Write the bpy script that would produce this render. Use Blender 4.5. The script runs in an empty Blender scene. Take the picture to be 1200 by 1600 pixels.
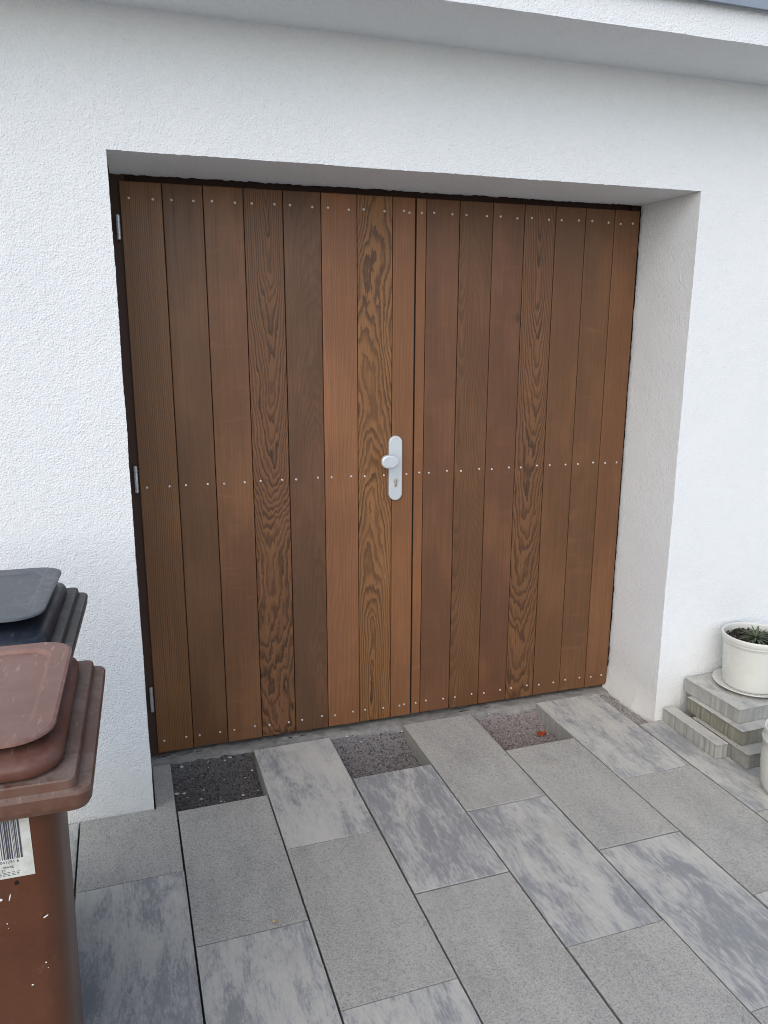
import bpy, bmesh, math, random
import numpy as np
from mathutils import Matrix, Vector
R = math.radians
random.seed(7); rng = np.random.default_rng(7)
scn = bpy.context.scene
col = scn.collection

# ------------------------------------------------------------------ camera
CAM = (0.0227, -2.4129, 1.5427); YAW, PITCH, ROLL = 0.3130, -0.2260, 0.0026
fw = Vector((math.sin(YAW)*math.cos(PITCH), math.cos(YAW)*math.cos(PITCH), math.sin(PITCH)))
rt = Vector((math.cos(YAW), -math.sin(YAW), 0)); up = rt.cross(fw)
c_, s_ = math.cos(ROLL), math.sin(ROLL)
rt, up = c_*rt + s_*up, -s_*rt + c_*up
cam = bpy.data.cameras.new('camera'); cam.sensor_fit = 'HORIZONTAL'; cam.sensor_width = 36
cam.lens = 36*1206.89/1200; cam.clip_start = .05; cam.clip_end = 3000
co = bpy.data.objects.new('camera', cam); col.objects.link(co)
co.matrix_world = Matrix(((rt.x, up.x, -fw.x, CAM[0]), (rt.y, up.y, -fw.y, CAM[1]), (rt.z, up.z, -fw.z, CAM[2]), (0, 0, 0, 1)))
scn.camera = co

# ------------------------------------------------------------------ sky, sun, exposure
SUN = Vector((-.70, -1, .97)).normalized()          # direction towards the sun
SUN_EL = math.asin(SUN.z); SUN_AZ = math.atan2(SUN.x, SUN.y)
world = bpy.data.worlds.new('World'); scn.world = world; world.use_nodes = True
wn = world.node_tree.nodes; wl = world.node_tree.links
sky = wn.new('ShaderNodeTexSky'); sky.sky_type = 'NISHITA'; sky.sun_disc = False
sky.sun_elevation = SUN_EL; sky.sun_rotation = SUN_AZ
sky.air_density = 0.9; sky.dust_density = 1.0; sky.ozone_density = 0.6
bg = wn['Background']; bg.inputs['Strength'].default_value = .15
wl.new(sky.outputs[0], bg.inputs['Color'])
sun = bpy.data.lights.new('sun', 'SUN'); sun.energy = 1.5; sun.angle = R(85); sun.color = (1, .945, .85)
so = bpy.data.objects.new('sun', sun); col.objects.link(so)
so.rotation_euler = (-SUN).to_track_quat('-Z', 'Y').to_euler()
vs = scn.view_settings; vs.view_transform = 'Standard'; vs.look = 'None'; vs.gamma = 1; vs.use_curve_mapping = False
vs.exposure = 0.43

scn.cycles.filter_width = 1.0; scn.cycles.use_denoising = True; scn.cycles.denoising_prefilter = 'ACCURATE'; scn.cycles.use_adaptive_sampling = False

# ------------------------------------------------------------------ helpers
def link(o, parent=None):
    col.objects.link(o); o.parent = parent; return o
def mobj(name, v, f, mat=None, parent=None, smooth=False, loc=None):
    me = bpy.data.meshes.new(name); me.from_pydata([tuple(map(float, p)) for p in v], [], f); me.update()
    if smooth: me.shade_smooth()
    if mat: me.materials.append(mat)
    o = bpy.data.objects.new(name, me); link(o, parent)
    if loc is not None: o.location = loc
    return o
def share(name, me, parent=None, loc=None):
    o = bpy.data.objects.new(name, me); link(o, parent)
    if loc is not None: o.location = loc
    return o
def empty(name, loc=(0, 0, 0), rz=0):
    o = bpy.data.objects.new(name, None); o.empty_display_size = .1; link(o); o.location = loc; o.rotation_euler.z = rz; return o
def tag(o, label=None, cat=None, group=None, kind=None):
    for k, x in (('label', label), ('category', cat), ('group', group), ('kind', kind)):
        if x: o[k] = x
    return o
def grid_faces(nu, nv, mask=None):
    i = np.arange(nu-1)[:, None]; j = np.arange(nv-1)[None, :]
    a = i*nv+j
    q = np.stack([a, a+nv, a+nv+1, a+1], -1)
    if mask is not None: q = q[mask]
    return q.reshape(-1, 4)
def np_obj(name, V, F, mat, parent=None, smooth=True):
    me = bpy.data.meshes.new(name); V = np.asarray(V, np.float32); F = np.asarray(F, np.int32)
    me.vertices.add(len(V)); me.vertices.foreach_set('co', V.ravel())
    n = F.shape[1]
    me.loops.add(F.size); me.loops.foreach_set('vertex_index', F.ravel())
    me.polygons.add(len(F)); me.polygons.foreach_set('loop_start', np.arange(len(F), dtype=np.int32)*n)
    me.update(calc_edges=True); me.validate()
    if smooth: me.shade_smooth()
    me.materials.append(mat)
    o = bpy.data.objects.new(name, me); return link(o, parent)
def hsh(ix, iy, iz, s):
    h = (ix*374761393 + iy*668265263 + iz*2147483647 + s*974634721) & 0xffffffff
    h = ((h ^ (h >> 13))*1274126177) & 0xffffffff
    h = ((h ^ (h >> 16))*2246822519) & 0xffffffff
    return ((h ^ (h >> 15)) & 0xffffff)/float(0xffffff)
def vnoise(P, scale, s=0):
    """value noise in -1..1 at points P (n,3)"""
    Q = np.asarray(P, float)*scale + 500.0
    I = np.floor(Q).astype(np.int64); f = Q-I; f = f*f*(3-2*f); out = 0
    for dx in (0, 1):
        for dy in (0, 1):
            for dz in (0, 1):
                w = (f[:, 0] if dx else 1-f[:, 0])*(f[:, 1] if dy else 1-f[:, 1])*(f[:, 2] if dz else 1-f[:, 2])
                out = out + w*hsh(I[:, 0]+dx, I[:, 1]+dy, I[:, 2]+dz, s)
    return out*2-1
def loft(rings, cap0=True, cap1=True):
    v = []; f = []; n = len(rings[0])
    for r in rings: v += list(r)
    for k in range(len(rings)-1):
        for i in range(n):
            j = (i+1) % n; f.append((k*n+i, k*n+j, (k+1)*n+j, (k+1)*n+i))
    if cap0: f.append(tuple(range(n-1, -1, -1)))
    if cap1: f.append(tuple(range((len(rings)-1)*n, len(rings)*n)))
    return v, f
def rrect(hx, hy, r, z, cx=0, cy=0, n=8):
    p = []
    for sx, sy, a0 in ((1, 1, 0), (-1, 1, 90), (-1, -1, 180), (1, -1, 270)):
        for k in range(n+1):
            a = R(a0+90*k/n); p.append((cx+sx*(hx-r)+r*math.cos(a), cy+sy*(hy-r)+r*math.sin(a), z))
    return p
def lathe(prof, n=48):
    v = []; f = []
    m = len(prof)
    for i in range(n):
        a = 2*math.pi*i/n
        for r, z in prof: v.append((r*math.cos(a), r*math.sin(a), z))
    for i in range(n):
        j = (i+1) % n
        for k in range(m-1): f.append((i*m+k, j*m+k, j*m+k+1, i*m+k+1))
    f.append(tuple(i*m for i in range(n-1, -1, -1)))
    f.append(tuple(i*m+m-1 for i in range(n)))
    return v, f
def box(x0, x1, y0, y1, z0, z1):
    v = [(x, y, z) for x in (x0, x1) for y in (y0, y1) for z in (z0, z1)]
    f = [(0, 1, 3, 2), (4, 6, 7, 5), (0, 4, 5, 1), (2, 3, 7, 6), (0, 2, 6, 4), (1, 5, 7, 3)]
    return v, f
def join(*parts):
    V = []; F = []
    for v, f in parts:
        n = len(V); V += list(v); F += [tuple(i+n for i in q) for q in f]
    return V, F

# ------------------------------------------------------------------ materials
class NT:
    def __init__(s, name, rough=.6, spec=.3):
        s.m = bpy.data.materials.new(name); s.m.use_nodes = True
        s.t = s.m.node_tree; s.b = s.t.nodes['Principled BSDF']; s.n = s.t.nodes
        s.b.inputs['Roughness'].default_value = rough; s.b.inputs['Specular IOR Level'].default_value = spec
    def set(s, sock, v):
        if isinstance(v, bpy.types.NodeSocket): s.t.links.new(v, sock)
        elif v is not None:
            if isinstance(v, tuple) and len(v) == 3 and sock.type == 'RGBA': v = (*v, 1)
            sock.default_value = v
    def math(s, op, a, b=None, c=None, clamp=False):
        n = s.n.new('ShaderNodeMath'); n.operation = op; n.use_clamp = clamp
        for i, x in enumerate((a, b, c)):
            if x is not None: s.set(n.inputs[i], x)
        return n.outputs[0]
    def coord(s, kind='Object'): return s.n.new('ShaderNodeTexCoord').outputs[kind]
    def mapping(s, v, scale=(1, 1, 1), loc=(0, 0, 0), rot=(0, 0, 0)):
        n = s.n.new('ShaderNodeMapping'); s.set(n.inputs['Vector'], v); s.set(n.inputs['Location'], loc)
        n.inputs['Scale'].default_value = scale; n.inputs['Rotation'].default_value = rot; return n.outputs[0]
    def noise(s, v, scale=1, detail=3, rough=.5, dist=0):
        n = s.n.new('ShaderNodeTexNoise'); s.set(n.inputs['Vector'], v); s.set(n.inputs['Scale'], scale)
        n.inputs['Detail'].default_value = detail; n.inputs['Roughness'].default_value = rough; n.inputs['Distortion'].default_value = dist
        return n.outputs['Fac']
    def voro(s, v, scale, out='Distance', feature='F1', rnd=1):
        n = s.n.new('ShaderNodeTexVoronoi'); n.feature = feature; s.set(n.inputs['Vector'], v); s.set(n.inputs['Scale'], scale)
        n.inputs['Randomness'].default_value = rnd; return n.outputs[out]
    def ramp(s, f, stops):
        n = s.n.new('ShaderNodeValToRGB'); s.set(n.inputs[0], f); e = n.color_ramp.elements
        while len(e) < len(stops): e.new(.5)
        for k, (p, c) in zip(e, stops):
            k.position = p; k.color = (*c, 1) if isinstance(c, tuple) else (c, c, c, 1)
        return n.outputs[0]
    def mr(s, v, a, b, c=0, d=1, smooth=False):
        n = s.n.new('ShaderNodeMapRange'); s.set(n.inputs[0], v)
        if smooth: n.interpolation_type = 'SMOOTHSTEP'
        for i, x in enumerate((a, b, c, d)): s.set(n.inputs[i+1], x)
        return n.outputs[0]
    def mix(s, f, a, b, blend='MIX'):
        n = s.n.new('ShaderNodeMix'); n.data_type = 'RGBA'; n.blend_type = blend
        s.set(n.inputs[0], f); s.set(n.inputs[6], a); s.set(n.inputs[7], b); return n.outputs[2]
    def sep(s, v):
        n = s.n.new('ShaderNodeSeparateXYZ'); s.set(n.inputs[0], v); return n.outputs
    def comb(s, x, y, z):
        n = s.n.new('ShaderNodeCombineXYZ')
        for i, q in enumerate((x, y, z)): s.set(n.inputs[i], q)
        return n.outputs[0]
    def info(s, out='Random'): return s.n.new('ShaderNodeObjectInfo').outputs[out]
    def offs(s, v, k=37.0):
        r = s.info(); o = s.comb(s.math('MULTIPLY', r, k), s.math('MULTIPLY', r, k*1.7), s.math('MULTIPLY', r, k*.6))
        n = s.n.new('ShaderNodeVectorMath'); n.operation = 'ADD'; s.set(n.inputs[0], v); s.set(n.inputs[1], o); return n.outputs[0]
    def bump(s, h, strength=.3, dist=.002, prev=None):
        n = s.n.new('ShaderNodeBump'); s.set(n.inputs['Height'], h); n.inputs['Strength'].default_value = strength
        n.inputs['Distance'].default_value = dist
        if prev is not None: s.set(n.inputs['Normal'], prev)
        return n.outputs[0]
    def out(s, color=None, rough=None, normal=None, metal=None):
        if color is not None: s.set(s.b.inputs['Base Color'], color)
        if rough is not None: s.set(s.b.inputs['Roughness'], rough)
        if normal is not None: s.set(s.b.inputs['Normal'], normal)
        if metal is not None: s.set(s.b.inputs['Metallic'], metal)
        return s.m

def stucco_mat():
    m = NT('white_render', .9, .2); c = m.coord()
    a = m.noise(c, 160, 3, .55); b = m.voro(c, 200, rnd=1)
    h = m.math('ADD', a, m.math('MULTIPLY', b, .5))
    big = m.noise(c, 1.6, 4, .6); mid = m.noise(c, 14, 3, .6)
    col1 = m.mix(m.mr(big, .3, .7), (.765, .785, .795), (.80, .81, .815))
    col1 = m.mix(m.mr(mid, .35, .7, 0, .25), col1, (.745, .755, .75))
    # warm bounce light painted into the wall foot, with splash soiling, ragged
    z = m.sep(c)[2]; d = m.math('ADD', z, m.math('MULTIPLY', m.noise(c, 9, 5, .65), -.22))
    dirt_or_bounce = m.mr(d, -.14, .22, .42, 0, True)
    col1 = m.mix(dirt_or_bounce, col1, (.60, .56, .47))
    pit = m.mr(a, .33, .45, .16, 0); col1 = m.mix(pit, col1, (.55, .57, .59))
    return m.out(col1, .92, m.bump(h, 1.0, .0031))
def concrete_mat(name, c1, c2, sc=30, bump=.5):
    m = NT(name, .9, .2); c = m.coord()
    n = m.noise(c, sc, 6, .65); f = m.noise(c, 260, 3, .7); g = m.noise(c, 6, 3)
    cc = m.mix(m.mr(m.math('ADD', m.math('MULTIPLY', n, .6), m.math('MULTIPLY', g, .4)), .35, .65), c1, c2)
    cc = m.mix(m.mr(f, .62, .72, 0, .5), cc, (.5, .48, .45))
    return m.out(cc, .92, m.bump(m.math('ADD', n, m.math('MULTIPLY', f, .4)), bump, .004))
def slab_mat(kind, raw1=(.24, .245, .225), raw2=(.44, .435, .40), tag_=''):
    m = NT('slab_'+kind+tag_, .78, .3); c0 = m.coord(); c = m.offs(c0)
    g1 = m.noise(c, 330, 2, .8); g2 = m.voro(c, 380, 'Color'); g3 = m.noise(c, 900, 1)
    rnd = m.info()
    if kind == 'marbled':
        st = m.noise(m.mapping(c, (19, 4.6, 1)), 1, 8, .72, .6)
        cl = m.noise(m.mapping(c, (5.0, 1.6, 1), (3, 7, 0)), 1, 5, .6, .4)
        br = m.noise(m.mapping(c, (150, 34, 1)), 1, 5, .8)
        v = m.math('ADD', m.math('MULTIPLY', st, .60), m.math('MULTIPLY', cl, .52))
        v = m.math('ADD', v, m.math('MULTIPLY', m.math('SUBTRACT', br, .5), .46))
        v = m.math('ADD', v, m.math('MULTIPLY', m.math('SUBTRACT', g1, .5), .16))
        v = m.math('ADD', v, m.math('MULTIPLY', m.math('SUBTRACT', rnd, .5), .06))
        v = m.math('MULTIPLY_ADD', m.math('SUBTRACT', v, .56), 1.45, .557)
        cc = m.ramp(v, [(.40, (.275, .277, .277)), (.48, (.352, .350, .343)), (.53, (.440, .431, .405)), (.60, (.510, .494, .448)), (.76, (.57, .546, .485))])
        cc = m.mix(m.mr(g1, .35, .75, 0, .16), cc, (.15, .155, .165)); cc = m.mix(m.mr(g1, .70, .85, 0, .22), cc, (.55, .54, .52))
        ro = m.mr(v, .4, .75, .55, .8); bs = .12
    else:
        cl = m.noise(m.mapping(c, (9, 2.6, 1)), 1, 6, .65)
        cc = m.mix(m.mr(cl, .36, .64), (.362, .352, .318), (.470, .452, .402))
        cc = m.mix(m.mr(rnd, 0, 1, 0, .30), cc, (.48, .46, .41))
        gs = m.sep(g2)[0]
        cc = m.mix(m.mr(gs, .76, .82, 0, .5), cc, (.58, .56, .52)); cc = m.mix(m.mr(gs, .20, .14, 0, .55), cc, (.15, .15, .155))
        cc = m.mix(m.mr(g1, .3, .6, .30, 0), cc, (.15, .15, .15))
        ro = .86; bs = .35
    # side faces: raw cement
    nz = m.sep(m.n.new('ShaderNodeNewGeometry').outputs['True Normal'])[2]
    side = m.mr(nz, .55, .35)
    raw = m.mix(m.noise(c, 22, 5, .65), raw1, raw2)
    cc = m.mix(side, cc, raw)
    dirt_or_bounce = m.noise(m.offs(c0, 91), 5, 5, .65)
    cc = m.mix(m.mr(dirt_or_bounce, .56, .78, 0, .35), cc, (.19, .185, .165))
    return m.out(cc, ro, m.bump(m.math('ADD', g1, m.math('MULTIPLY', g3, .4)), bs, .0015))
def wood_mat(name, x0=0., D0=.06, tilt=.1, bigA=.05, smallA=.008, freq=180, con=.8, light=(.22, .10, .05), dark=(.08, .033, .017), patch=.3, seed=0., fig=.3, knot=None):
    m = NT(name, .5, .42); c = m.mapping(m.coord(), (1, 1, 1), (0, 0, 0))
    x, y, z = m.sep(c)
    S = (seed*3.7, seed*1.3, seed*5.1)
    nb = m.noise(m.mapping(c, (3.5, 1, 1.5), S), 1, 2, .5)
    ns = m.noise(m.mapping(c, (34, 1, 9), S), 1, 4, .6)
    nx = m.noise(m.mapping(c, (5, 1, 1.1), (seed*2.1, 0, seed)), 1, 2)
    X = m.math('ADD', m.math('SUBTRACT', x, x0), m.math('MULTIPLY', m.math('SUBTRACT', nx, .5), .05))
    D = m.math('ADD', m.math('MULTIPLY', m.math('SUBTRACT', z, 1), tilt), D0)
    D = m.math('ADD', D, m.math('MULTIPLY', m.math('SUBTRACT', nb, .5), bigA*2))
    D = m.math('ADD', D, m.math('MULTIPLY', m.math('SUBTRACT', ns, .5), smallA*2))
    kd = None
    if knot:
        kx, kz, kr = knot
        q = m.math('SQRT', m.math('ADD', m.math('POWER', m.math('SUBTRACT', x, kx), 2), m.math('POWER', m.math('MULTIPLY', m.math('SUBTRACT', z, kz), .75), 2)))
        kd = m.mr(q, kr, kr*4.5, 1, 0, True); D = m.math('ADD', D, m.math('MULTIPLY', kd, .06)); kk = m.mr(q, kr*.4, kr*1.6, .6, 0, True)
    r = m.math('SQRT', m.math('ADD', m.math('MULTIPLY', X, X), m.math('MULTIPLY', D, D)))
    r = m.math('ADD', m.math('MULTIPLY', r, freq), m.math('MULTIPLY', m.noise(m.mapping(c, (60, 1, 2.5), S), 1, 2), .55))
    fr = m.math('FRACT', r)
    ring = m.math('MULTIPLY', m.mr(fr, .22, .80, 0, 1, True), m.mr(fr, .90, 1.0, 1, 0, True))
    rv = m.noise(m.comb(m.math('MULTIPLY', m.math('FLOOR', r), 7.31), seed, 0), 1, 0)   # ring to ring variation
    ring = m.math('MULTIPLY', ring, m.mr(rv, .3, .7, .6, 1.0))
    fib = m.noise(m.mapping(c, (330, 1, 5), S), 1, 3, .7)
    fib2 = m.noise(m.mapping(c, (140, 1, 2.2), S), 1, 3, .6)
    pa = m.noise(m.mapping(c, (5, 1, 2.2), (seed*9, 0, seed*4)), 1, 3, .55)
    fg = m.noise(m.mapping(c, (6, 1, 26), (seed*5, 0, seed*2)), 1, 3, .5, .4)
    cc = m.mix(m.math('MULTIPLY', ring, con), light, dark)
    cc = m.mix(m.mr(pa, .40, .62, 0, patch), cc, tuple(k*.55 for k in light))
    cc = m.mix(m.mr(pa, .50, .30, 0, patch*1.3), cc, tuple(min(1, k*1.28) for k in light))
    cc = m.mix(m.mr(fib, .45, .66, 0, .42), cc, tuple(k*.55 for k in light))
    cc = m.mix(m.mr(fib2, .48, .70, 0, .42), cc, tuple(k*.62 for k in light))
    cc = m.mix(m.mr(fib, .42, .25, 0, .22), cc, tuple(min(1, k*1.35) for k in light))
    cc = m.mix(m.mr(fg, .60, .74, 0, fig*.7), cc, tuple(min(1, k*1.4) for k in light))
    cc = m.mix(m.mr(fg, .40, .28, 0, fig*.8), cc, tuple(k*.6 for k in light))
    if knot: cc = m.mix(kk, cc, (.045, .02, .012))
    h = m.math('SUBTRACT', m.math('MULTIPLY', fib, .6), m.math('MULTIPLY', ring, .25))
    ro = m.mr(fib2, .3, .7, .38, .54)
    return m.out(cc, ro, m.bump(h, .25, .0012))
def plain(name, c, rough=.6, metal=0, spec=.3, var=.15, sc=25, bump=0.):
    m = NT(name, rough, spec); o = m.coord(); n = m.noise(o, sc, 5, .6)
    cc = m.mix(n, tuple(k*(1-var) for k in c), tuple(min(1, k*(1+var)) for k in c))
    return m.out(cc, m.mr(n, .3, .7, rough*.88, min(1, rough*1.12)), m.bump(n, bump, .002) if bump else None, metal)
def plastic_mat(name, base, dusty, amount=.5):
    m = NT(name, .42, .4); o = m.coord()
    n = m.noise(o, 9, 6, .65); f = m.noise(o, 60, 5, .7); sc = m.noise(m.mapping(o, (90, 14, 60), rot=(.3, .2, .5)), 1, 4, .7)
    nz = m.sep(m.n.new('ShaderNodeNewGeometry').outputs['Normal'])[2]
    upf = m.mr(nz, .3, .9, .25, 1)
    du = m.math('MULTIPLY', m.mr(m.math('ADD', m.math('MULTIPLY', n, .6), m.math('MULTIPLY', f, .4)), .40, .58, 0, amount), upf)
    cc = m.mix(m.mr(n, .3, .7), tuple(k*.85 for k in base), tuple(k*1.12 for k in base))
    cc = m.mix(du, cc, dusty); cc = m.mix(m.math('MULTIPLY', m.mr(sc, .60, .70, 0, .6), upf), cc, tuple(min(1, k*1.6) for k in dusty))
    return m.out(cc, m.mr(du, 0, .6, .34, .7), m.bump(m.noise(o, 420, 2), .10, .001))
def gravel_mat(name, c1, c2):
    m = NT(name, .9, .25); g = m.n.new('ShaderNodeNewGeometry').outputs['Random Per Island']
    o = m.coord(); n = m.noise(o, 500, 3)
    cc = m.mix(m.mr(g, .15, .95), tuple(k*.7 for k in c1), c2); cc = m.mix(m.mr(g, .93, .97, 0, .5), cc, (.34, .33, .32)); cc = m.mix(m.mr(n, .3, .7, 0, .4), cc, c1)
    return m.out(cc)

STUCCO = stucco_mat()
CONC = concrete_mat('threshold_concrete', (.155, .145, .13), (.30, .285, .26))
MARB, SPECK = slab_mat('marbled'), slab_mat('speckled')
DIRTY = slab_mat('marbled', (.13, .125, .095), (.30, .29, .235), '_dirty')
BROKEN = slab_mat('speckled', (.10, .10, .085), (.38, .37, .33), '_broken')
FRAME = plain('dark_frame_paint', (.060, .030, .019), .6, var=.3)
METAL = plain('galvanised_steel', (.60, .61, .62), .38, .9, .5)
SCREW = plain('stainless_screw', (.66, .60, .56), .34, .85, .5, .05)
ALU = plain('satin_aluminium', (.66, .69, .71), .42, .5, .5, .03)
BRASS = plain('brass_cylinder', (.52, .44, .30), .35, .9, .5)
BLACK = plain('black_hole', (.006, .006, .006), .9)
ROOFM = plain('grey_roof_metal', (.30, .33, .38), .45, .4, .4)
GROUND = concrete_mat('ground', (.40, .38, .34), (.48, .46, .42), 3)
BED = concrete_mat('bedding_sand', (.035, .034, .033), (.07, .068, .065), 60)

# ------------------------------------------------------------------ ground and garage
W, H, DY = 1.9696, 2.0353, .323
g = np_obj('ground', [(-900, -900, -.10), (900, -900, -.10), (900, 900, -.10), (-900, 900, -.10)], [(0, 1, 2, 3)], GROUND, smooth=False)
tag(g, kind='structure')

garage = empty('garage', (0, 0, 0))
tag(garage, 'white rough-rendered garage front with a deep door opening and overhanging eave', 'building')
def stucco(P, ragged=None):
    P = np.asarray(P, float)
    d = np.stack([vnoise(P, 105, k)*.0008 + vnoise(P, 230, k+9)*.0005 + vnoise(P, 7, k+20)*.0011 for k in range(3)], 1)
    if ragged is not None: d = d + ragged[:, None]*np.stack([vnoise(P, 75, k+40)*.0035 + vnoise(P, 18, k+50)*.0022 for k in range(3)], 1)
    return P+d
ZE = 2.395; XL, XR = -.85, 2.95; ZB = -.09
xs = np.concatenate([np.linspace(XL, 0, 143)[:-1], np.linspace(0, W, 329), np.linspace(W, XR, 164)[1:]])
zs = np.concatenate([np.linspace(ZB, H, 355), np.linspace(H, ZE+.02, 64)[1:]])
X, Z = np.meshgrid(xs, zs, indexing='ij')
P = np.stack([X.ravel(), np.zeros(X.size), Z.ravel()], 1)
xm = (xs[:-1]+xs[1:])/2; zm = (zs[:-1]+zs[1:])/2
mask = ~((xm[:, None] > 0) & (xm[:, None] < W) & (zm[None, :] < H))
Fw = grid_faces(len(xs), len(zs), mask)
parts = [(stucco(P), Fw)]
RD = .338                                     # depth of the rendered reveal
ys = np.linspace(0, RD, 58)
def strip(axis):
    if axis == 'top':
        a, b = np.meshgrid(xs[(xs >= -1e-9) & (xs <= W+1e-9)], ys, indexing='ij'); Q = np.stack([a.ravel(), b.ravel(), np.full(a.size, H)], 1)
    else:
        a, b = np.meshgrid(zs[zs <= H+1e-9], ys, indexing='ij'); Q = np.stack([np.full(a.size, 0. if axis == 'l' else W), b.ravel(), a.ravel()], 1)
    rag = np.clip((Q[:, 1]-(RD-.02))/.02, 0, 1)*{'l': 0, 'r': .5, 'top': .8}[axis]
    if axis == 'l': Q[:, 0] -= Q[:, 1]*.012
    if axis == 'r': Q[:, 0] -= .026*np.clip((.13-Q[:, 2])/.13, 0, 1)**1.6*np.clip(Q[:, 1]/.12, 0, 1)      # plaster bulges at its foot
    F = grid_faces(*a.shape)
    return stucco(Q, rag), F if axis == 'r' else F[:, ::-1]
parts += [strip('top'), strip('l'), strip('r')]
V = []; F = []; n = 0
for v, f in parts: V.append(v); F.append(f+n); n += len(v)
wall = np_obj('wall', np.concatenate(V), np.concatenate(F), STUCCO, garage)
# the rest of the building's shell, plain because no view shows it closely
side = join(box(-3.2, XL+.01, .003, .35, ZB, 2.55), box(XR-.01, 6.0, .003, .35, ZB, 2.55), box(-3.2, -2.9, .351, 5, ZB, 2.55),
            box(5.7, 6, .351, 5, ZB, 2.55), box(-2.899, 5.699, 4.7, 5, ZB, 2.55), box(XL+.012, XR-.012, RD+.10, RD+.16, H+.05, 2.55),
            box(XL+.012, -.004, .012, RD-.01, ZB, 2.5), box(W+.004, XR-.012, .012, RD-.01, ZB, 2.5), box(.002, W-.002, .012, RD+.09, H+.009, 2.5),
            box(XL+.012, -.06, RD, RD+.12, ZB, 2.5), box(W+.06, XR-.012, RD, RD+.12, ZB, 2.5))
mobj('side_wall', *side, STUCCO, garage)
# eave: rendered soffit and fascia
EO = -.302; FT = 2.492
ye = np.linspace(.02, EO, 55); ze = np.linspace(ZE, FT, 18)
a, b = np.meshgrid(xs, ye, indexing='ij'); S1 = stucco(np.stack([a.ravel(), b.ravel(), np.full(a.size, ZE)], 1))
a2, b2 = np.meshgrid(xs, ze, indexing='ij'); S2 = stucco(np.stack([a2.ravel(), np.full(a2.size, EO), b2.ravel()], 1))
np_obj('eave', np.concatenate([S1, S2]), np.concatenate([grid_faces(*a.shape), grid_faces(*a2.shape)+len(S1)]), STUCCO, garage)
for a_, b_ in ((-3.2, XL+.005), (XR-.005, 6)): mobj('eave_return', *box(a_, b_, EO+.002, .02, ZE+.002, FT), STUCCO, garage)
roof = mobj('roof', *box(-3.2, 6, EO+.02, 5, FT+.003, FT+.08), ROOFM, garage)
prof = [(EO-.028, FT-.012), (EO-.028, FT+.10), (EO+.12, FT+.11), (EO+.12, FT+.104), (EO-.022, FT+.094), (EO-.022, FT-.006), (EO-.005, FT+.0), (EO-.005, FT-.006)]
v, f = loft([[(x, y, z) for y, z in prof] for x in (-3.25, 6.05)])
mobj('roof_flashing', v, f, ROOFM, roof)
# threshold: cast concrete with a worn, uneven front edge
tx = np.linspace(-.02, W+.02, 240); ty = np.concatenate([[.290, .291], np.linspace(.293, .50, 30)])
a, b = np.meshgrid(tx, ty, indexing='ij'); Q = np.stack([a.ravel(), b.ravel(), np.zeros(a.size)], 1)
z = .001 + vnoise(Q, 40, 61)*.0025 + vnoise(Q, 9, 62)*.004 + vnoise(Q, 110, 63)*.0012
first = b.ravel() < .2905; edge = (b.ravel() < .30)
dy = np.where(b.ravel() < .32, vnoise(Q*np.array([1, 0, 0]), 30, 64)*.006+vnoise(Q*np.array([1, 0, 0]), 7, 65)*.010, 0)
Q[:, 1] += dy; Q[:, 2] = np.where(first, -.09, z - edge*.003)
np_obj('threshold', Q, grid_faces(*a.shape), CONC, garage)

# ------------------------------------------------------------------ door frame
fr = empty('door_frame', (0, 0, 0))
tag(fr, 'dark brown timber frame set behind the white reveal around the double door', 'door frame')
FY = .338
mobj('jamb', *box(-.055, .045, FY, FY+.07, .003, H+.045), FRAME, fr)
mobj('jamb', *box(W-.03, W+.055, FY+.016, FY+.07, .003, H+.045), FRAME, fr)
mobj('head', *box(.047, W-.032, FY+.028, FY+.07, H-.03, H+.045), FRAME, fr)

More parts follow.
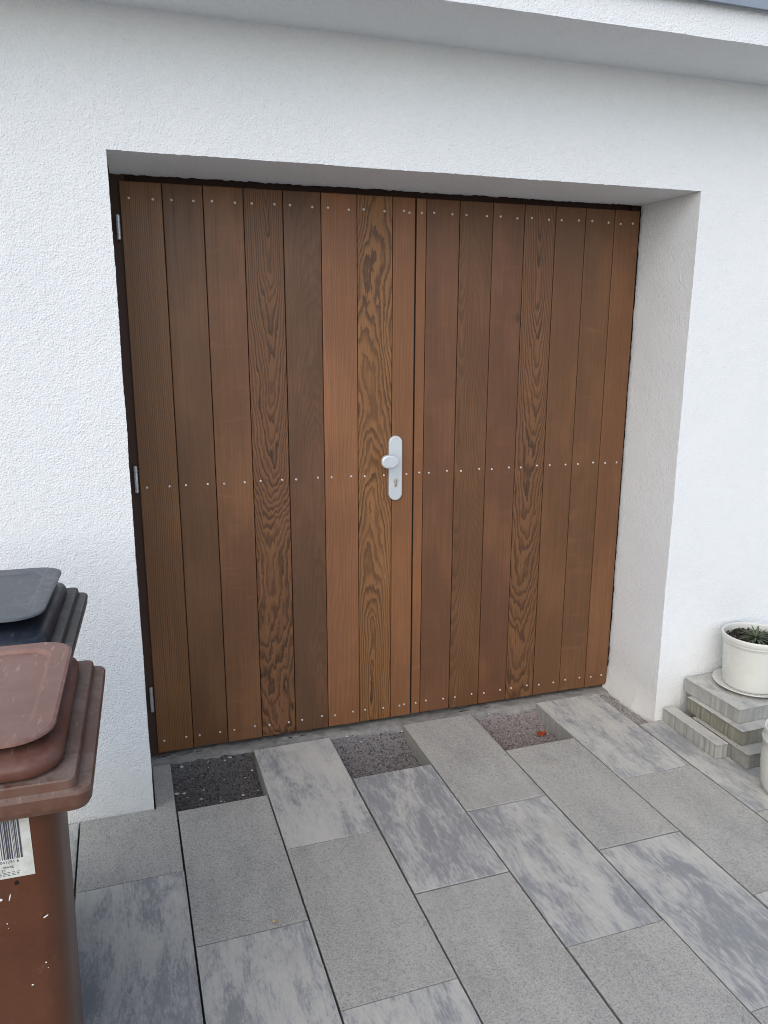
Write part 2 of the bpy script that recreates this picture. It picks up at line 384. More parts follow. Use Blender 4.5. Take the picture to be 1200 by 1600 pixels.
# ------------------------------------------------------------------ door leaves
ZD0, ZD1 = .0205, 2.0130
LIGHTS = {'o': (0.2044, 0.0884, 0.0303), 'p': (0.1496, 0.0678, 0.0275), 'q': (0.1775, 0.0781, 0.0321), 'c': (0.1844, 0.0802, 0.0312), 'd': (0.1396, 0.0648, 0.0303), 'b': (0.272, 0.115, 0.049), 'B': (0.2444, 0.1019, 0.0395), 't': (0.2618, 0.1167, 0.0405), 'r': (0.1576, 0.0668, 0.0295), 's': (0.1576, 0.0699, 0.0275)}
DK = (.048, .020, .010)
def wm(i, k, **kw): return wood_mat('cedar_plank_%d' % i, light=LIGHTS[k], seed=i*1.37+.6, **kw)
QS = dict(D0=.05, tilt=.015, bigA=.02, smallA=.002)
WOODS = [
 wm(0, 'o', x0=-.26, freq=165, con=.80, dark=DK, patch=.3, fig=.1, **QS),
 wm(1, 'p', x0=-.5, freq=300, con=.26, dark=DK, patch=.45, fig=.15, **QS),
 wm(2, 'q', x0=.5, freq=280, con=.26, dark=DK, patch=.5, fig=.4, **QS),
 wm(3, 'c', x0=.004, D0=.085, tilt=-.075, bigA=.055, smallA=.010, freq=165, con=1.0, dark=(.030, .012, .006), patch=.25, fig=.05),
 wm(4, 'd', x0=.045, D0=.14, tilt=.05, bigA=.03, smallA=.006, freq=200, con=.42, dark=(.045, .020, .011), patch=.5, fig=.12),
 wm(5, 'b', x0=-.22, D0=.05, tilt=.05, bigA=.03, smallA=.003, freq=180, con=.62, dark=(.105, .040, .016), patch=.35, fig=.1),
 wm(6, 't', x0=-.006, D0=.075, tilt=.055, bigA=.07, smallA=.009, freq=140, con=1.0, dark=(.042, .017, .008), patch=.25, fig=.05),
 wm(7, 'B', x0=.4, freq=200, con=.45, dark=(.105, .040, .017), patch=.3, fig=.2, **QS),
 wm(8, 'B', x0=-.4, freq=220, con=.40, dark=(.105, .040, .017), patch=.35, fig=.35, **QS),
 wm(9, 'r', x0=.6, freq=280, con=.26, dark=DK, patch=.4, fig=.35, **QS),
 wm(10, 's', x0=-.055, D0=.06, tilt=-.035, bigA=.03, smallA=.003, freq=230, con=.62, dark=DK, patch=.3, fig=.1),
 wm(11, 'r', x0=-.45, freq=260, con=.28, dark=DK, patch=.5, fig=.3, knot=(.052, 1.585, .011), **QS),
 wm(12, 'c', x0=-.004, D0=.075, tilt=-.080, bigA=.045, smallA=.009, freq=150, con=1.0, dark=(.040, .017, .008), patch=.2, fig=.05),
 wm(13, 's', x0=.4, freq=240, con=.32, dark=DK, patch=.35, fig=.12, **QS),
 wm(14, 'p', x0=-.6, freq=280, con=.24, dark=DK, patch=.45, fig=.55, **QS),
 wm(15, 'q', x0=.5, freq=240, con=.34, dark=DK, patch=.35, fig=.3, **QS)]
sv, sf = lathe([(.0001, -.0008), (.0014, -.0010), (.0016, -.0022), (.0030, -.0021), (.0041, -.0012), (.0048, -.0002), (.0049, .002)], 10)
sv = [(x, z, y) for x, y, z in sv]; sf = [tuple(reversed(q)) for q in sf]
sme = bpy.data.meshes.new('screw'); sme.from_pydata(sv, [], sf); sme.shade_smooth(); sme.materials.append(SCREW)
LE = [.0260, .1560, .2845, .4155, .5475, .6785, .8070, .9380, 1.0235]
RE = [1.0275, 1.0660, 1.1950, 1.3270, 1.4560, 1.5870, 1.7160, 1.8440, 1.9555]
def plank(x0, x1, mat, parent, k):
    w = (x1-x0)/2-.0011; c = (x0+x1)/2; e = .0022; t = .021; dy = random.uniform(-.0008, .0008)
    pr = [(-w, t), (-w, e), (-w+e*.35, e*.3), (-w+e, 0), (w-e, 0), (w-e*.35, e*.3), (w, e), (w, t)]
    L = ZD1-ZD0; z0 = random.uniform(-.0012, .0012)
    v, f = loft([[(x, y+dz2, z) for x, y in pr] for z, dz2 in ((z0, .001), (z0+.002, 0), (L-.002, 0), (L, .001))])
    f = [tuple(reversed(q)) for q in f]
    return mobj('plank', v, f, mat, parent, loc=(c, DY+dy, ZD0))
def leaf(name, edges, base, label):
    t = empty(name, ((edges[0]+edges[-1])/2, DY, ZD0)); tag(t, label, 'door')
    ox, oy, oz = t.location
    for k in range(len(edges)-1):
        p = plank(edges[k], edges[k+1], WOODS[base+k], t, k); c = p.location.copy(); p.location = c-Vector((ox, oy, oz))
        w = (edges[k+1]-edges[k])/2
        xs_ = [0.002] if w < .03 else ([-.004, .019] if w < .05 else [-w+.0265, w-.0285])
        for zr in (1.9655, 1.0265, .0675):
            for xx in xs_:
                s = share('screw', sme, p, (xx+random.uniform(-.003, .003), .0004, zr-ZD0+random.uniform(-.003, .003)))
                s.rotation_euler.y = random.uniform(0, 6)
    mobj('core', *box(edges[0]+.004-ox, edges[-1]-.004-ox, .0215, .026, .004, ZD1-ZD0-.004), FRAME, t)
    for zz in (.16, 1.0, 1.9): mobj('ledge', *box(edges[0]+.03-ox, edges[-1]-.03-ox, .0265, .055, zz-.06, zz+.06), FRAME, t)
    return t
dl = leaf('door_leaf', LE, 0, 'left leaf of the brown plank double door, carrying the silver lock plate and knob')
mobj('seam_shade_strip', *box(1.0227, 1.0283, DY+.0045, DY+.020, ZD0+.004, ZD1-.004), BLACK, dl).location = -dl.location  # black filler added in the seam to stand in for its shade
dr = leaf('door_leaf', RE, 8, 'right leaf of the brown plank double door, without any handle')
def hinge(parent, x, z0, z1, y):
    rr = .0062; rings = []
    zz = [z0, z0+.002, z0+.014, z0+.0142, z0+.016, z0+.0162, z1-.024, z1-.0238, z1-.022, z1-.0218, z1-.002, z1]
    ra = [rr*.7, rr, rr, rr*.75, rr*.75, rr, rr, rr*.75, rr*.75, rr, rr, rr*.7]
    for a_, b_ in zip(zz, ra): rings.append([(b_*math.cos(k*math.pi/6), b_*math.sin(k*math.pi/6), a_) for k in range(12)])
    v, f = loft(rings); n = len(v)
    o = mobj('hinge', v, f, METAL, parent, smooth=False, loc=Vector((x, y, 0))-parent.location)
    return o
for z0, z1 in ((1.835, 1.912), (1.010, 1.104), (.190, .288)): hinge(dl, .0165, z0, z1, DY-.002)
for z0, z1 in ((1.835, 1.912), (1.010, 1.104), (.190, .288)): hinge(dr, 1.9625, z0, z1, DY+.022)
# lock plate, knob, cylinder
def stadium(hx, hz, n=16):
    p = []
    for k in range(n+1): a = math.pi*k/n; p.append((hx*math.cos(a), hz-hx+hx*math.sin(a)))
    for k in range(n+1): a = math.pi+math.pi*k/n; p.append((hx*math.cos(a), -hz+hx+hx*math.sin(a)))
    return p
def plate_loft(pf, stops):   # pf(inset)->outline, stops (inset,y)
    rings = [[(x, y, z) for x, z in pf(i)] for i, y in stops]
    return loft(rings)
PX, PZ = .9505, 1.050
lp = Vector((PX, DY, PZ))-dl.location
pl = mobj('lock_plate', *plate_loft(lambda i: stadium(.0265-i, .1235-i), [(0, -.0012), (0, -.0085), (.0008, -.0105), (.0022, -.0118), (.0045, -.0122)]), ALU, dl, loc=lp, smooth=False)
def oval(i, n=40):
    p = []
    for k in range(n):
        a = 2*math.pi*k/n; cx, sx = math.cos(a), math.sin(a)
        x = (abs(cx)**.85)*math.copysign(1, cx); zz = (abs(sx)**.80)*math.copysign(1, sx)
        if cx > 0: zz *= 1-.16*cx
        p.append(((.0335-i)*x, (.0255-i)*zz))
    return p
kb = mobj('knob', *plate_loft(oval, [(.012, -.036), (.003, -.040), (0, -.046), (0, -.060), (.0008, -.0622), (.0026, -.0636), (.006, -.0644)]), ALU, dl, smooth=False, loc=Vector((.9135, DY, 1.084))-dl.location)
v, f = loft([[(.011*math.cos(k*math.pi/10), y, .011*math.sin(k*math.pi/10)) for k in range(20)] for y in (-.011, -.016, -.040)])
nk = mobj('knob_neck', v, [tuple(reversed(q)) for q in f], ALU, kb, smooth=True, loc=(.012, 0, 0))
def euro(i):
    p = []
    for k in range(25):
        a = R(-60)+R(300)*k/24; p.append(((.0088-i)*math.cos(a), (.0088-i)*math.sin(a)))
    return p+[(-.0052+i, -.020), (-.0038+i, -.0228+i), (.0038-i, -.0228+i), (.0052-i, -.020)]
cy = mobj('lock_cylinder', *plate_loft(euro, [(0, -.011), (0, -.0142), (.0006, -.0150)]), BRASS, pl, loc=(.0005, 0, -.0475))
v, f = loft([[(.0066*math.cos(k*math.pi/8), y, .0066*math.sin(k*math.pi/8)) for k in range(16)] for y in (-.0152, -.0170)])
mobj('lock_core', v, [tuple(reversed(q)) for q in f], METAL, pl, loc=(.0005, 0, -.0475))
mobj('keyhole', *box(-.0009, .0009, -.01715, -.0165, -.0045, .0045), BLACK, pl, loc=(.0005, 0, -.0475))

# ------------------------------------------------------------------ paving
PW, PL, SX, YB, YE, ROT = .303, .6154, .0717, .2688, -.0391, .0147
pave = mobj('pavement', *box(-1.75, 3.4, -3.4, .288, -.099, -.090), BED)
tag(pave, kind='structure')
def slab_mesh(outline, seed, t=.075, rib=.0022, step=.0085):
    """outline ccw (x,y); crisp narrow top arris, ribbed sides"""
    rs = np.random.default_rng(seed); pts = []; nrm = []; n = len(outline)
    for i in range(n):
        p, q = np.array(outline[i]), np.array(outline[(i+1) % n]); L = np.linalg.norm(q-p); d = (q-p)/L; nn = np.array((d[1], -d[0]))
        k = max(2, int(L/step))
        for j in range(k): pts.append(p+(q-p)*j/k); nrm.append(nn)
    pts = np.array(pts); nrm = np.array(nrm); m = len(pts)
    av = (nrm+np.roll(nrm, 1, 0))/2
    cor = np.linalg.norm(nrm-np.roll(nrm, 1, 0), axis=1) > .1
    nv = np.where(cor[:, None], nrm+np.roll(nrm, 1, 0), nrm)
    r = rs.random(m); r = np.where(rs.random(m) < .45, np.roll(r, 1), r)*rib
    j1 = rs.normal(0, .00035, m); j2 = rs.normal(0, .00035, m)
    chip = np.zeros(m)
    for _ in range(int(rs.integers(5, 10))):
        c0 = int(rs.integers(0, m)); chip[c0] = rs.uniform(.0012, .0042); chip[(c0+1) % m] = rs.uniform(.0004, .0025)
    def ring(ins, z, jz=0): return np.column_stack([pts-nv*np.asarray(ins).reshape(-1, 1), np.full(m, z)+jz])
    rings = [ring(r+.001, -t), ring(r, -t+.004), ring(r, -.012), ring(np.full(m, .0003)+j1*.6, -.0018), ring(.0006+j2*.5+chip*.5, -.0006, -chip*.6), ring(np.full(m, .0018)+j2*.6+chip*1.3, 0)]
    return loft([list(map(tuple, x)) for x in rings])
def slab_data(name, outline, seed, mat, **kw):
    v, f = slab_mesh(outline, seed, **kw); me = bpy.data.meshes.new(name); me.from_pydata([tuple(map(float, p)) for p in v], [], f); me.update(); me.materials.append(mat); return me
def rect(hx, hy): return [(-hx, -hy), (hx, -hy), (hx, hy), (-hx, hy)]
GX, GY = .1491, .3063
FULL = [slab_data('paving_slab', rect(GX, GY), 100+k, MARB) for k in range(3)]
def pave_pt(x, y): return (x-ROT*y, y+ROT*x)
def put_slab(me, cx, cy, mat):
    o = share('paving_slab', me, pave); x, y = pave_pt(cx, cy)
    o.location = (x+random.uniform(-.0006, .0006), y+random.uniform(-.0008, .0008), random.uniform(-.0016, .0012))
    o.rotation_euler = (random.uniform(-.0012, .0012), random.uniform(-.0016, .0016), ROT+random.uniform(-.0012, .0012))
    o.material_slots[0].link = 'OBJECT'; o.material_slots[0].material = mat
    return o
KIND = {(-1, 0): 'S', (-1, 1): 'M', (0, 0): 'S', (0, 1): 'M', (1, 0): 'M', (1, 1): 'S', (1, 2): 'M', (2, 0): 'M', (2, 1): 'S', (3, 0): 'S', (3, 1): 'M', (3, 2): 'S',
        (4, 0): 'S', (4, 1): 'M', (4, 2): 'S', (5, 0): 'M', (5, 1): 'S', (5, 2): 'M', (6, 0): 'M', (6, 1): 'S', (-2, 0): 'M', (7, 0): 'S', (7, 1): 'M'}
for i in range(-5, 10):
    cx = SX+(i+.5)*PW
    odd = i % 2 != 0
    for r in range(5):
        k = KIND.get((i, r), 'MS'[(i+r) % 2]); mat = MARB if k == 'M' else SPECK
        y1 = (YB if odd else YE)-r*PL-.0015; y0 = y1-PL+.0030
        if r == 0 and i == -1:     # notched round the corner of the wall
            xw = -.006-cx; h = (y1-y0)/2; cyy = (y0+y1)/2; yw = -.005-cyy
            xr = GX
            o = put_slab(slab_data('paving_slab', [(-GX, -h), (xr, -h), (xr, h), (xw+.012, h), (xw+.012, yw), (-GX, yw)], 7, mat), cx, cyy, mat); continue
        if r == 0 and (i < -1 or i > 5):
            top = -.006-ROT*cx
            if odd: y1 = top
            else:
                if i == 6: y1 = top+.004
                elif YE < top-.012:
                    h = (top-YE)/2-.001
                    put_slab(slab_data('paving_slab', rect(GX, h), 300+i, mat), cx, YE+h+.0015, mat)
            h = (y1-y0)/2
            if h < .02: continue
            put_slab(slab_data('paving_slab', rect(GX, h), 200+i, mat), cx, (y0+y1)/2, mat); continue
        put_slab(FULL[(i*5+r*3) % 3], cx, (y0+y1)/2, mat)

mobj('joint_sand', *box(-1.70, 3.35, -3.35, -.045, -.0895, -.030), BED, pave)
# gravel beds where slabs are still missing
def gravel(x0, x1, y0, y1, mat, n, label, chips, zf=-.074, zb=-.020, sz=(.0018, .0058), seed=1):
    rs = np.random.default_rng(seed)
    def hz(x, y):
        Q = np.column_stack([x, y, np.zeros_like(x)]); t = np.clip((y-y0)/(y1-y0), 0, 1)
        return zf+(zb-zf)*t**5+vnoise(Q, 12, seed)*.005+vnoise(Q, 45, seed+3)*.004+vnoise(Q, 130, seed+4)*.0025
    gx = np.linspace(x0-.004, x1+.004, 90); gy = np.linspace(y0-.004, y1+.02, 90)
    a, b = np.meshgrid(gx, gy, indexing='ij'); aw = a-ROT*b; bw = b+ROT*a
    V = [np.column_stack([aw.ravel(), bw.ravel(), hz(a.ravel(), b.ravel())])]; Fq = grid_faces(90, 90)
    F = [tuple(q) for q in Fq.tolist()]; cnt = len(V[0])
    oc = np.array([(1, 0, 0), (0, 1, 0), (-1, 0, 0), (0, -1, 0), (0, 0, 1), (0, 0, -1)], float)
    of = [(0, 1, 4), (1, 2, 4), (2, 3, 4), (3, 0, 4), (1, 0, 5), (2, 1, 5), (3, 2, 5), (0, 3, 5)]
    def stones(m, lo, hi, lift, flat):
        px = rs.uniform(x0, x1, m); py = rs.uniform(y0, y1, m); pz = hz(px, py)
        out = []
        for k in range(m):
            s = lo+(hi-lo)*rs.random()**2.5; a_ = rs.random()*6.28; M = np.array(Matrix.Rotation(a_, 3, 'Z') @ Matrix.Rotation(rs.normal(0, .5), 3, 'X'))
            q = (oc*rs.uniform(.6, 1.25, (6, 3))*s*np.array([1, .75, flat]))@M.T
            out.append(q+np.array([px[k]-ROT*py[k], py[k]+ROT*px[k], pz[k]+s*lift]))
        return np.concatenate(out)
    st = stones(n, *sz, .25, .65); V.append(st)
    for k in range(n): F += [(cnt+k*6+a_, cnt+k*6+b_, cnt+k*6+c_) for a_, b_, c_ in of]
    o = mobj('gravel', np.concatenate(V), F, mat); tag(o, label, 'gravel', kind='stuff')
    if chips:
        st = stones(chips, .0026, .0115, .5, .35)
        mobj('stone_chips', st, [(k*6+a_, k*6+b_, k*6+c_) for k in range(chips) for a_, b_, c_ in of], CHIP, o)['kind'] = 'stuff'
    return hz
CHIP = plain('pale_stone_chip', (.52, .49, .44), .8, var=.3, sc=60)
def cx0(i): return SX+i*PW+.0005
gravel(cx0(0), cx0(1)-.001, YE, .285, gravel_mat('gravel_dark', (.058, .054, .052), (.205, .190, .182)), 5600, 'dark fine gravel with pale chips in the leftmost unpaved gap', 46, seed=11)
gravel(cx0(2), cx0(3)-.001, YE, .285, gravel_mat('gravel_grey', (.11, .10, .098), (.36, .33, .32)), 5600, 'grey fine gravel in the middle unpaved gap before the door', 9, seed=12)
gravel(cx0(4), cx0(5)-.001, YE, .285, gravel_mat('gravel_pink', (.165, .140, .13), (.42, .36, .335)), 5600, 'pinkish grey gravel in the rightmost unpaved gap with a red leaf', 12, seed=13)
gravel(cx0(6), 1.985, -.01, .285, gravel_mat('gravel_edge', (.22, .20, .185), (.46, .43, .40)), 1700, 'narrow wedge of gravel between last slab and white reveal', 6, zf=-.010, zb=-.003, seed=14)

# ------------------------------------------------------------------ loose slabs stacked by the wall
def loose(x0, x1, y0, y1, ztop, rz, mat, seed, label, broken=False, t=.060):
    cx, cy = (x0+x1)/2, (y0+y1)/2
    me = slab_data('stacked_slab', rect((x1-x0)/2, (y1-y0)/2), seed, mat, t=t-.0006, rib=.006 if broken else .0042, step=.006 if broken else .0085)
    o = share('stacked_slab', me, None, (cx, cy, ztop)); o.rotation_euler.z = rz
    tag(o, label, 'paving slab'); return o
loose(2.000, 2.052, -.322, -.012, .0610, .0, MARB, 21, 'narrow grey slab strip on the ground, lowest and outermost of the stack')
b2 = loose(2.058, 2.66, -.414, -.115, .0610, -.004, BROKEN, 22, 'dark grey slab with a rough broken end, under the stack beside the narrow strip')
loose(2.074, 2.672, -.354, -.056, .1215, .010, DIRTY, 23, 'dirty grey ribbed slab in the middle of the stack')
loose(2.094, 2.694, -.300, -.006, .1820, .03, MARB, 24, 'pale blue-grey slab on top of the stack, carrying the round flowerpot')

# ------------------------------------------------------------------ pots
CREAM = plain('cream_glaze', (.62, .62, .565), .28, 0, .5, .05, 12)
SOIL = plain('potting_soil', (.020, .015, .012), .95, var=.6, sc=120, bump=.6)
LEAFM = plain('rosette_leaf', (.115, .145, .085), .55, 0, .3, .4, 50)
TX, TY, TZ = 2.292, -.152, .1822
v, f = lathe([(.0001, 0), (.085, 0), (.095, .002), (.128, .009), (.140, .016), (.1415, .0185), (.139, .0195), (.126, .013), (.100, .007), (.0001, .006)], 64)
sc = mobj('saucer', v, f, CREAM, None, True, (TX, TY, TZ)); tag(sc, 'cream glazed saucer under the round flowerpot on the slab stack', 'saucer')
pot = empty('flowerpot', (TX, TY, TZ+.0065)); tag(pot, 'round cream glazed flowerpot standing on a saucer on the slab stack', 'flowerpot')
prof = [(.0001, .0), (.096, .0), (.101, .003), (.104, .010), (.1085, .05), (.1135, .11), (.1170, .155), (.1190, .1665), (.1215, .168), (.1220, .1705), (.1205, .173), (.1225, .175), (.1245, .181), (.1255, .190), (.1245, .194), (.1215, .1955), (.1175, .1945), (.1155, .190), (.114, .170), (.110, .12), (.0001, .12)]
v, f = lathe(prof, 72); v = [(x, y, z*1.10) for x, y, z in v]; mobj('body', v, f, CREAM, pot, True)
n = 60; Vs = [(0, 0, 0)]; Fs = []
rr = np.linspace(.004, .1148, 24); A = np.linspace(0, 2*np.pi, n, endpoint=False)
a, b = np.meshgrid(rr, A, indexing='ij'); Q = np.column_stack([(a*np.cos(b)).ravel(), (a*np.sin(b)).ravel(), np.zeros(a.size)])
Q[:, 2] = .186+vnoise(Q, 90, 5)*.006+vnoise(Q, 30, 6)*.007
Fs = [(i*n+j, (i+1)*n+j, (i+1)*n+(j+1) % n, i*n+(j+1) % n) for i in range(23) for j in range(n)]
soil = mobj('soil', Q, Fs, SOIL, pot)
BARK = gravel_mat('bark_mulch', (.022, .016, .013), (.10, .075, .06))
oc = np.array([(1, 0, 0), (0, 1, 0), (-1, 0, 0), (0, -1, 0), (0, 0, 1), (0, 0, -1)], float); of = [(0, 1, 4), (1, 2, 4), (2, 3, 4), (3, 0, 4), (1, 0, 5), (2, 1, 5), (3, 2, 5), (0, 3, 5)]
VV = []; FF = []
for k in range(420):
    r0 = .108*math.sqrt(rng.random()); a0 = rng.random()*6.28; M = np.array(Matrix.Rotation(rng.random()*6, 3, 'Z') @ Matrix.Rotation(rng.normal(0, .5), 3, 'Y'))
    q = oc*np.array([1.5, .7, .4])*rng.uniform(.003, .008)*rng.uniform(.7, 1.2, (6, 3))
    FF += [tuple(i+len(VV) for i in t) for t in of]; VV += list(q@M.T+np.array([r0*math.cos(a0), r0*math.sin(a0), .192+rng.uniform(-.004, .005)]))
mobj('bark_mulch', VV, FF, BARK, pot)['kind'] = 'stuff'
plant = empty('rosette_plant', (TX-.012, TY-.012, TZ+.0065+.190)); tag(plant, 'small grey-green spiky rosette plant growing in the cream flowerpot', 'plant')
for k in range(38):
    a0 = k*2.399+random.uniform(-.2, .2); t0 = k/38; L = .092-.040*t0+random.uniform(-.008, .008); el = R(8+52*t0+random.uniform(-8, 8)); w = .0062-.0015*t0
    v = []; f = []; N = 7; drop = R(75)*(1-.55*t0)
    p = Vector((0, 0, 0)); e = el
    for i in range(N+1):
        s = i/N; ww = w*(1-.92*s**2.2)*(.55+.9*min(1, s*3)*.5); th = .0016*(1-s*.8)
        d = Vector((math.cos(e), 0, math.sin(e))); nn = Vector((-math.sin(e), 0, math.cos(e)))
        v += [tuple(p+Vector((0, -ww, 0))+nn*.0012), tuple(p-nn*th), tuple(p+Vector((0, ww, 0))+nn*.0012), tuple(p+nn*.0002)]
        p = p+d*(L/N); e -= drop/N
    for i in range(N):
        for j in range(4): f.append((i*4+j, i*4+(j+1) % 4, i*4+4+(j+1) % 4, i*4+4+j))
    f += [(3, 2, 1, 0), (N*4, N*4+1, N*4+2, N*4+3)]
    o = mobj('leaf', v, f, LEAFM, plant, True); o.rotation_euler.z = a0; o.location = (.003*math.cos(a0), .003*math.sin(a0), .002+.010*t0)
v, f = lathe([(.0001, 0), (.078, 0), (.084, .004), (.094, .03), (.101, .09), (.1025, .15), (.101, .185), (.1035, .188), (.106, .194), (.1045, .2), (.1005, .204), (.0995, .222), (.1015, .232), (.0995, .237), (.0955, .235), (.094, .22), (.093, .05), (.0001, .04)], 64)
jar = mobj('planter', v, f, CREAM, None, True, (2.098, -.570, .001)); tag(jar, 'tall cream glazed planter on the paving, cut by the right picture edge', 'planter')

# ------------------------------------------------------------------ wheelie bins
def make_bin(name, loc, rz, label, body_m, rim_m, lid_m, lift):
    t = empty(name, loc, rz); tag(t, label, 'wheelie bin')
    HW, HD = .240, .222                                     # half width and half depth of the rim
    def nar(ring, k): return [(x*(1-k*(y+.2)/.4), y, z) for x, y, z in ring]     # the body narrows towards the axle
    body = loft([nar(rrect(.160, .165, .040, .06), .14), nar(rrect(.166, .172, .042, .075), .15), nar(rrect(.182, .187, .042, .45), .19), nar(rrect(.192, .202, .042, .884), .20)], True, False)
    b = mobj('body', *body, body_m, t, True)
    rim = [rrect(HW-.035, HD-.018, .03, .882), rrect(HW-.012, HD-.008, .024, .883), rrect(HW-.006, HD-.003, .022, .886), rrect(HW-.002, HD, .022, .894), rrect(HW, HD, .020, .911), rrect(HW-.002, HD-.002, .019, .9155), rrect(HW-.018, HD-.004, .016, .9165),
           rrect(HW-.0195, HD-.006, .013, .918), rrect(HW-.021, HD-.008, .013, .930), rrect(HW-.0225, HD-.0095, .012, .932), rrect(HW-.06, HD-.045, .03, .933), rrect(HW-.063, HD-.048, .03, .925), rrect(HW-.066, HD-.05, .03, .88)]
    mobj('rim', *loft(rim, False, False), rim_m, t, False)
    lid0 = [rrect(.195, .200, .05, .9345, 0, -.002), rrect(.199, .204, .052, .938, 0, -.002), rrect(.199, .204, .052, .950, 0, -.002), rrect(.196, .201, .05, .956, 0, -.002), rrect(.187, .192, .05, .959, 0, -.002), rrect(.172, .178, .05, .965, 0, -.002)]
    lid = mobj('lid', *loft(lid0), lid_m[0], t, True)
    P0 = [rrect(.170, .172, .05, .966, 0, .012), rrect(.186, .192, .058, .9705, 0, .006), rrect(.190, .197, .060, .9735, 0, .004), rrect(.1895, .1965, .06, .977, 0, .004), rrect(.185, .192, .057, .9785, 0, .004), rrect(.158, .166, .05, .9783, 0, .006), rrect(.150, .158, .045, .9725, 0, .008), rrect(.10, .11, .04, .972, 0, .008)]
    mobj('lid_plate', *loft(P0), lid_m[1], lid, False, (0, 0, lift)).rotation_euler = (-lift*1.6, 0, 0)
    hv, hf = loft([[(x, .285+.014*math.cos(k*math.pi/5), .900+.014*math.sin(k*math.pi/5)) for k in range(10)] for x in (-.17, .17)])
    mobj('handle', *join((hv, hf), box(-.16, -.12, .225, .285, .89, .91), box(.12, .16, .225, .285, .89, .91)), rim_m, t)
    ax = loft([[(x, .195+.011*math.cos(k*math.pi/5), .10+.011*math.sin(k*math.pi/5)) for k in range(10)] for x in (-.11, .11)])
    mobj('axle', *ax, METAL, t)
    for s in (-1, 1):
        pr = [(.02, -.022), (.088, -.022), (.098, -.014), (.100, 0), (.098, .014), (.088, .022), (.02, .022)]
        v, f = lathe(pr, 28); v = [(z, x, y) for x, y, z in v]
        mobj('wheel', v, f, RUBBER, t, loc=(s*.088, .195, .10))
    mobj('foot', *box(-.14, .14, -.150, -.02, 0, .0595), body_m, t)
    return t, b
RUBBER = plain('black_rubber', (.02, .02, .02), .8)
BROWN = plastic_mat('brown_plastic', (.092, .030, .012), (.15, .09, .06), .16)
BROWNR = plastic_mat('brown_rim_plastic', (.105, .042, .024), (.20, .15, .125), .9)
BROWNL = plastic_mat('brown_lid_plastic', (.120, .046, .030), (.20, .12, .10), .5)
FADED = plastic_mat('faded_brown_lid', (.210, .100, .076), (.31, .21, .175), .7)
ANTH = plastic_mat('anthracite_plastic', (.020, .022, .026), (.11, .11, .105), .4)
ANTHR = plastic_mat('anthracite_rim_plastic', (.030, .032, .034), (.14, .135, .125), .9)
NAVY = plastic_mat('dark_navy_lid', (.012, .017, .028), (.07, .08, .10), .3)
GREYL = plastic_mat('faded_grey_lid', (.085, .095, .112), (.16, .165, .17), .7)
bn, bnb = make_bin('wheelie_bin', (-.305, -1.133, 0), R(-1.0), 'brown plastic wheelie bin with faded lid and a barcode sticker, nearest at left', BROWN, BROWNR, (BROWNL, FADED), .004)
bk, bkb = make_bin('wheelie_bin', (-.362, -.654, 0), R(-2.0), 'dark anthracite wheelie bin behind the brown one, close to the white wall', ANTH, ANTHR, (NAVY, GREYL), .014)
# sticker on the brown bin (front face leans with the taper of the body)
ang = math.atan2(.015, .434)
def on_front(x, z): return (x, -(.187+(.202-.187)*(z-.45)/.434), z)
STK = concrete_mat('sticker_paper', (.42, .41, .36), (.66, .66, .62), 40, .05)
INK = plain('sticker_ink', (.055, .055, .075), .7, var=.5, sc=90)
st = mobj('sticker', *box(-.118, .062, -.0008, 0, -.052, .060), STK, bnb); SC = on_front(.090, .834)
st.location = SC; st.rotation_euler = (ang, 0, 0)
bars = []; x = .0486
rb = random.Random(5)
while x > -.095:
    w = rb.choice((.0007, .0010, .0010, .0018, .0024)); bars.append(box(x-w, x, -.0012, -.0008, -.0205, .056)); x -= w+rb.choice((.0007, .0010, .0016, .0021))
mobj('barcode', *join(*bars), INK, st)
def text(s, x, z, size):
    cu = bpy.data.curves.new('lettering', 'FONT'); cu.body = s; cu.size = size; cu.align_x = 'RIGHT'; cu.extrude = 0; cu.resolution_u = 3
    o = bpy.data.objects.new('tmp', cu); col.objects.link(o); dg = bpy.context.evaluated_depsgraph_get()
    me = bpy.data.meshes.new_from_object(o.evaluated_get(dg)); bpy.data.objects.remove(o)
    me.materials.clear(); me.materials.append(INK)
    t = share('lettering', me, st, (x, -.00115, z)); t.rotation_euler = (R(90), 0, 0); return t
text('041251 6', .0430, -.0270, .0066)
text('nsweg', .0350, -.0345, .0056); text('23', .0240, -.0400, .0054)
mobj('small_print', *join(*[box(.038-k*.006, .038-k*.006+rb.uniform(.003, .0052), -.0012, -.0008, zz, zz+.0006) for zz in (-.0425, -.0450, -.0474) for k in range(10)]), INK, st)
FLECK = plain('white_paint_fleck', (.72, .70, .66), .6)
def fleck(x, z, a, b, rot, mat=FLECK, name='paint_fleck'):
    v = []; N = 10
    for k in range(N):
        an = 2*math.pi*k/N; rr_ = rb.uniform(.75, 1.15); v.append((a*rr_*math.cos(an), -.0006, b*rr_*math.sin(an)))
    v.append((0, -.0011, 0)); f = [(k, (k+1) % N, N) for k in range(N)]+[tuple(range(N-1, -1, -1))]
    v = [(x_*.75, y_, z_*.75) for x_, y_, z_ in v]; o = mobj(name, v, [tuple(reversed(q)) for q in f], mat, bnb); o.location = on_front(x, z); o.rotation_euler = (ang, rot, 0); return o
fleck(.126, .772, .0045, .0045, 0, BLACK, 'drain_hole')
for x, z, a, b, r in ((.103, .748, .0035, .003, 0), (.115, .750, .0012, .009, .25), (.159, .706, .0055, .0018, -.5), (.107, .706, .0013, .0013, 0), (.108, .698, .001, .001, 0), (.152, .625, .0018, .0018, 0), (.130, .590, .0024, .0017, -.4), (.154, .615, .001, .001, 0)): fleck(x, z, a, b, r)

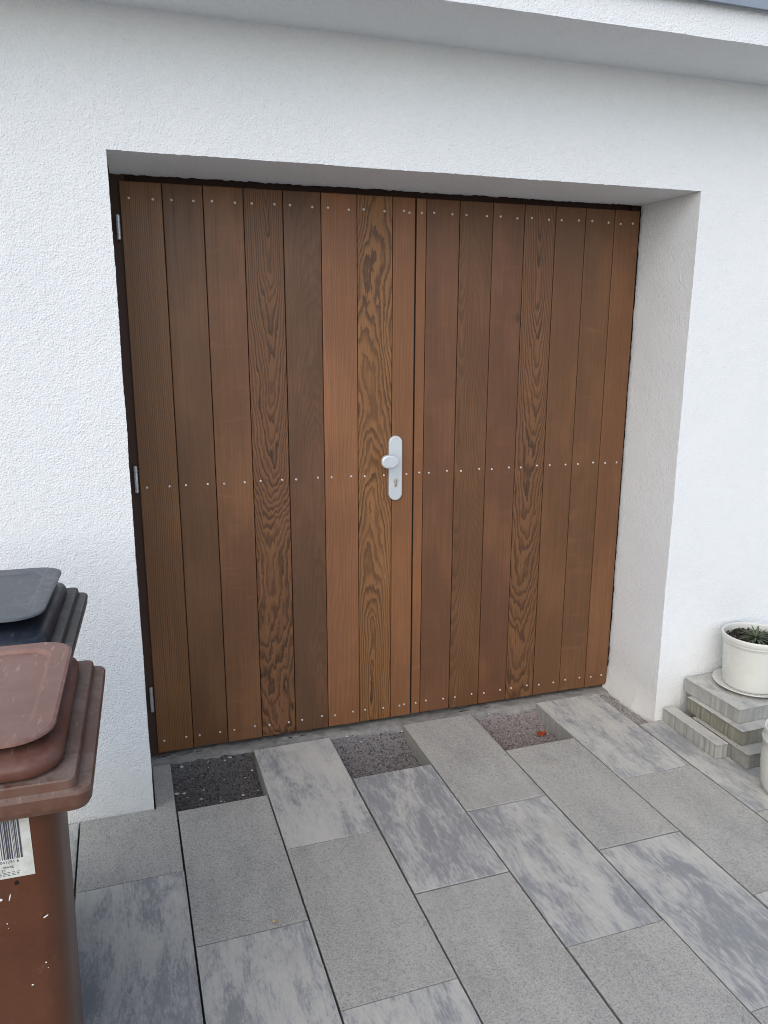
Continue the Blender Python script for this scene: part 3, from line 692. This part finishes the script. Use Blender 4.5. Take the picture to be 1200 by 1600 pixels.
# ------------------------------------------------------------------ loose grit on the paving
VV = []; FF = []
for k in range(520):
    if k < 300:
        hx = random.choice((.22, .83, 1.43, 1.9)); x = hx+random.gauss(0, .16); y = -.04-abs(random.gauss(0, .09)) if hx < 1.8 else random.uniform(-.1, .2)
        i = math.floor((x-SX)/PW)
        if y > -.045 and i % 2 == 0: continue
    elif k < 400: x = random.uniform(-.3, 0) if random.random() < .5 else random.uniform(2, 2.6); y = -.004-abs(random.gauss(0, .012))
    else: x = random.uniform(-.3, 2.4); y = random.uniform(-1.9, -.05)
    s_ = .0006+.0019*random.random()**3; M = np.array(Matrix.Rotation(random.random()*6, 3, 'Z'))
    q = oc*np.array([1.2, .8, .6])*s_*rng.uniform(.7, 1.2, (6, 3))
    FF += [tuple(i_+len(VV) for i_ in t) for t in of]; VV += list(q@M.T+np.array([x, y, .0006+s_*.4]))
tag(mobj('loose_grit', VV, FF, gravel_mat('grit', (.10, .09, .08), (.55, .52, .47))), 'fine loose grit scattered over the grey paving slabs', 'grit', kind='stuff')

# ------------------------------------------------------------------ fallen leaf and chip
RED = plain('red_dry_leaf', (.36, .060, .020), .5, var=.5, sc=80)
def curled(name, loc, L, w, mat, rz, label, cat):
    v = []; N = 12; M_ = 5; f = []
    for i in range(N+1):
        s = i/N; hw = w*math.sin(math.pi*min(1, s*.97+.02))**.7*(1+.25*math.sin(i*2.3))
        for j in range(M_): t = j/(M_-1)*2-1; v.append((L*(s-.5), hw*t, .004+.35*abs(t)**2*w+.004*math.sin(s*5+t)))
    for i in range(N):
        for j in range(M_-1): f.append((i*M_+j, (i+1)*M_+j, (i+1)*M_+j+1, i*M_+j+1))
    o = mobj(name, v, f, mat, None, True, loc); o.rotation_euler = (.1, .1, rz); tag(o, label, cat)
    md = o.modifiers.new('thickness', 'SOLIDIFY'); md.thickness = .0006; return o
curled('fallen_leaf', (1.536, 0.145, -.0665), .052, .017, RED, .5, 'small dry red leaf lying on the pinkish gravel', 'leaf')
curled('fallen_leaf', (.295, -.634, .001), .017, .0035, plain('yellow_dry_leaf', (.50, .36, .14), .6), .2, 'tiny yellow dry leaf caught in the joint between two slabs', 'leaf')
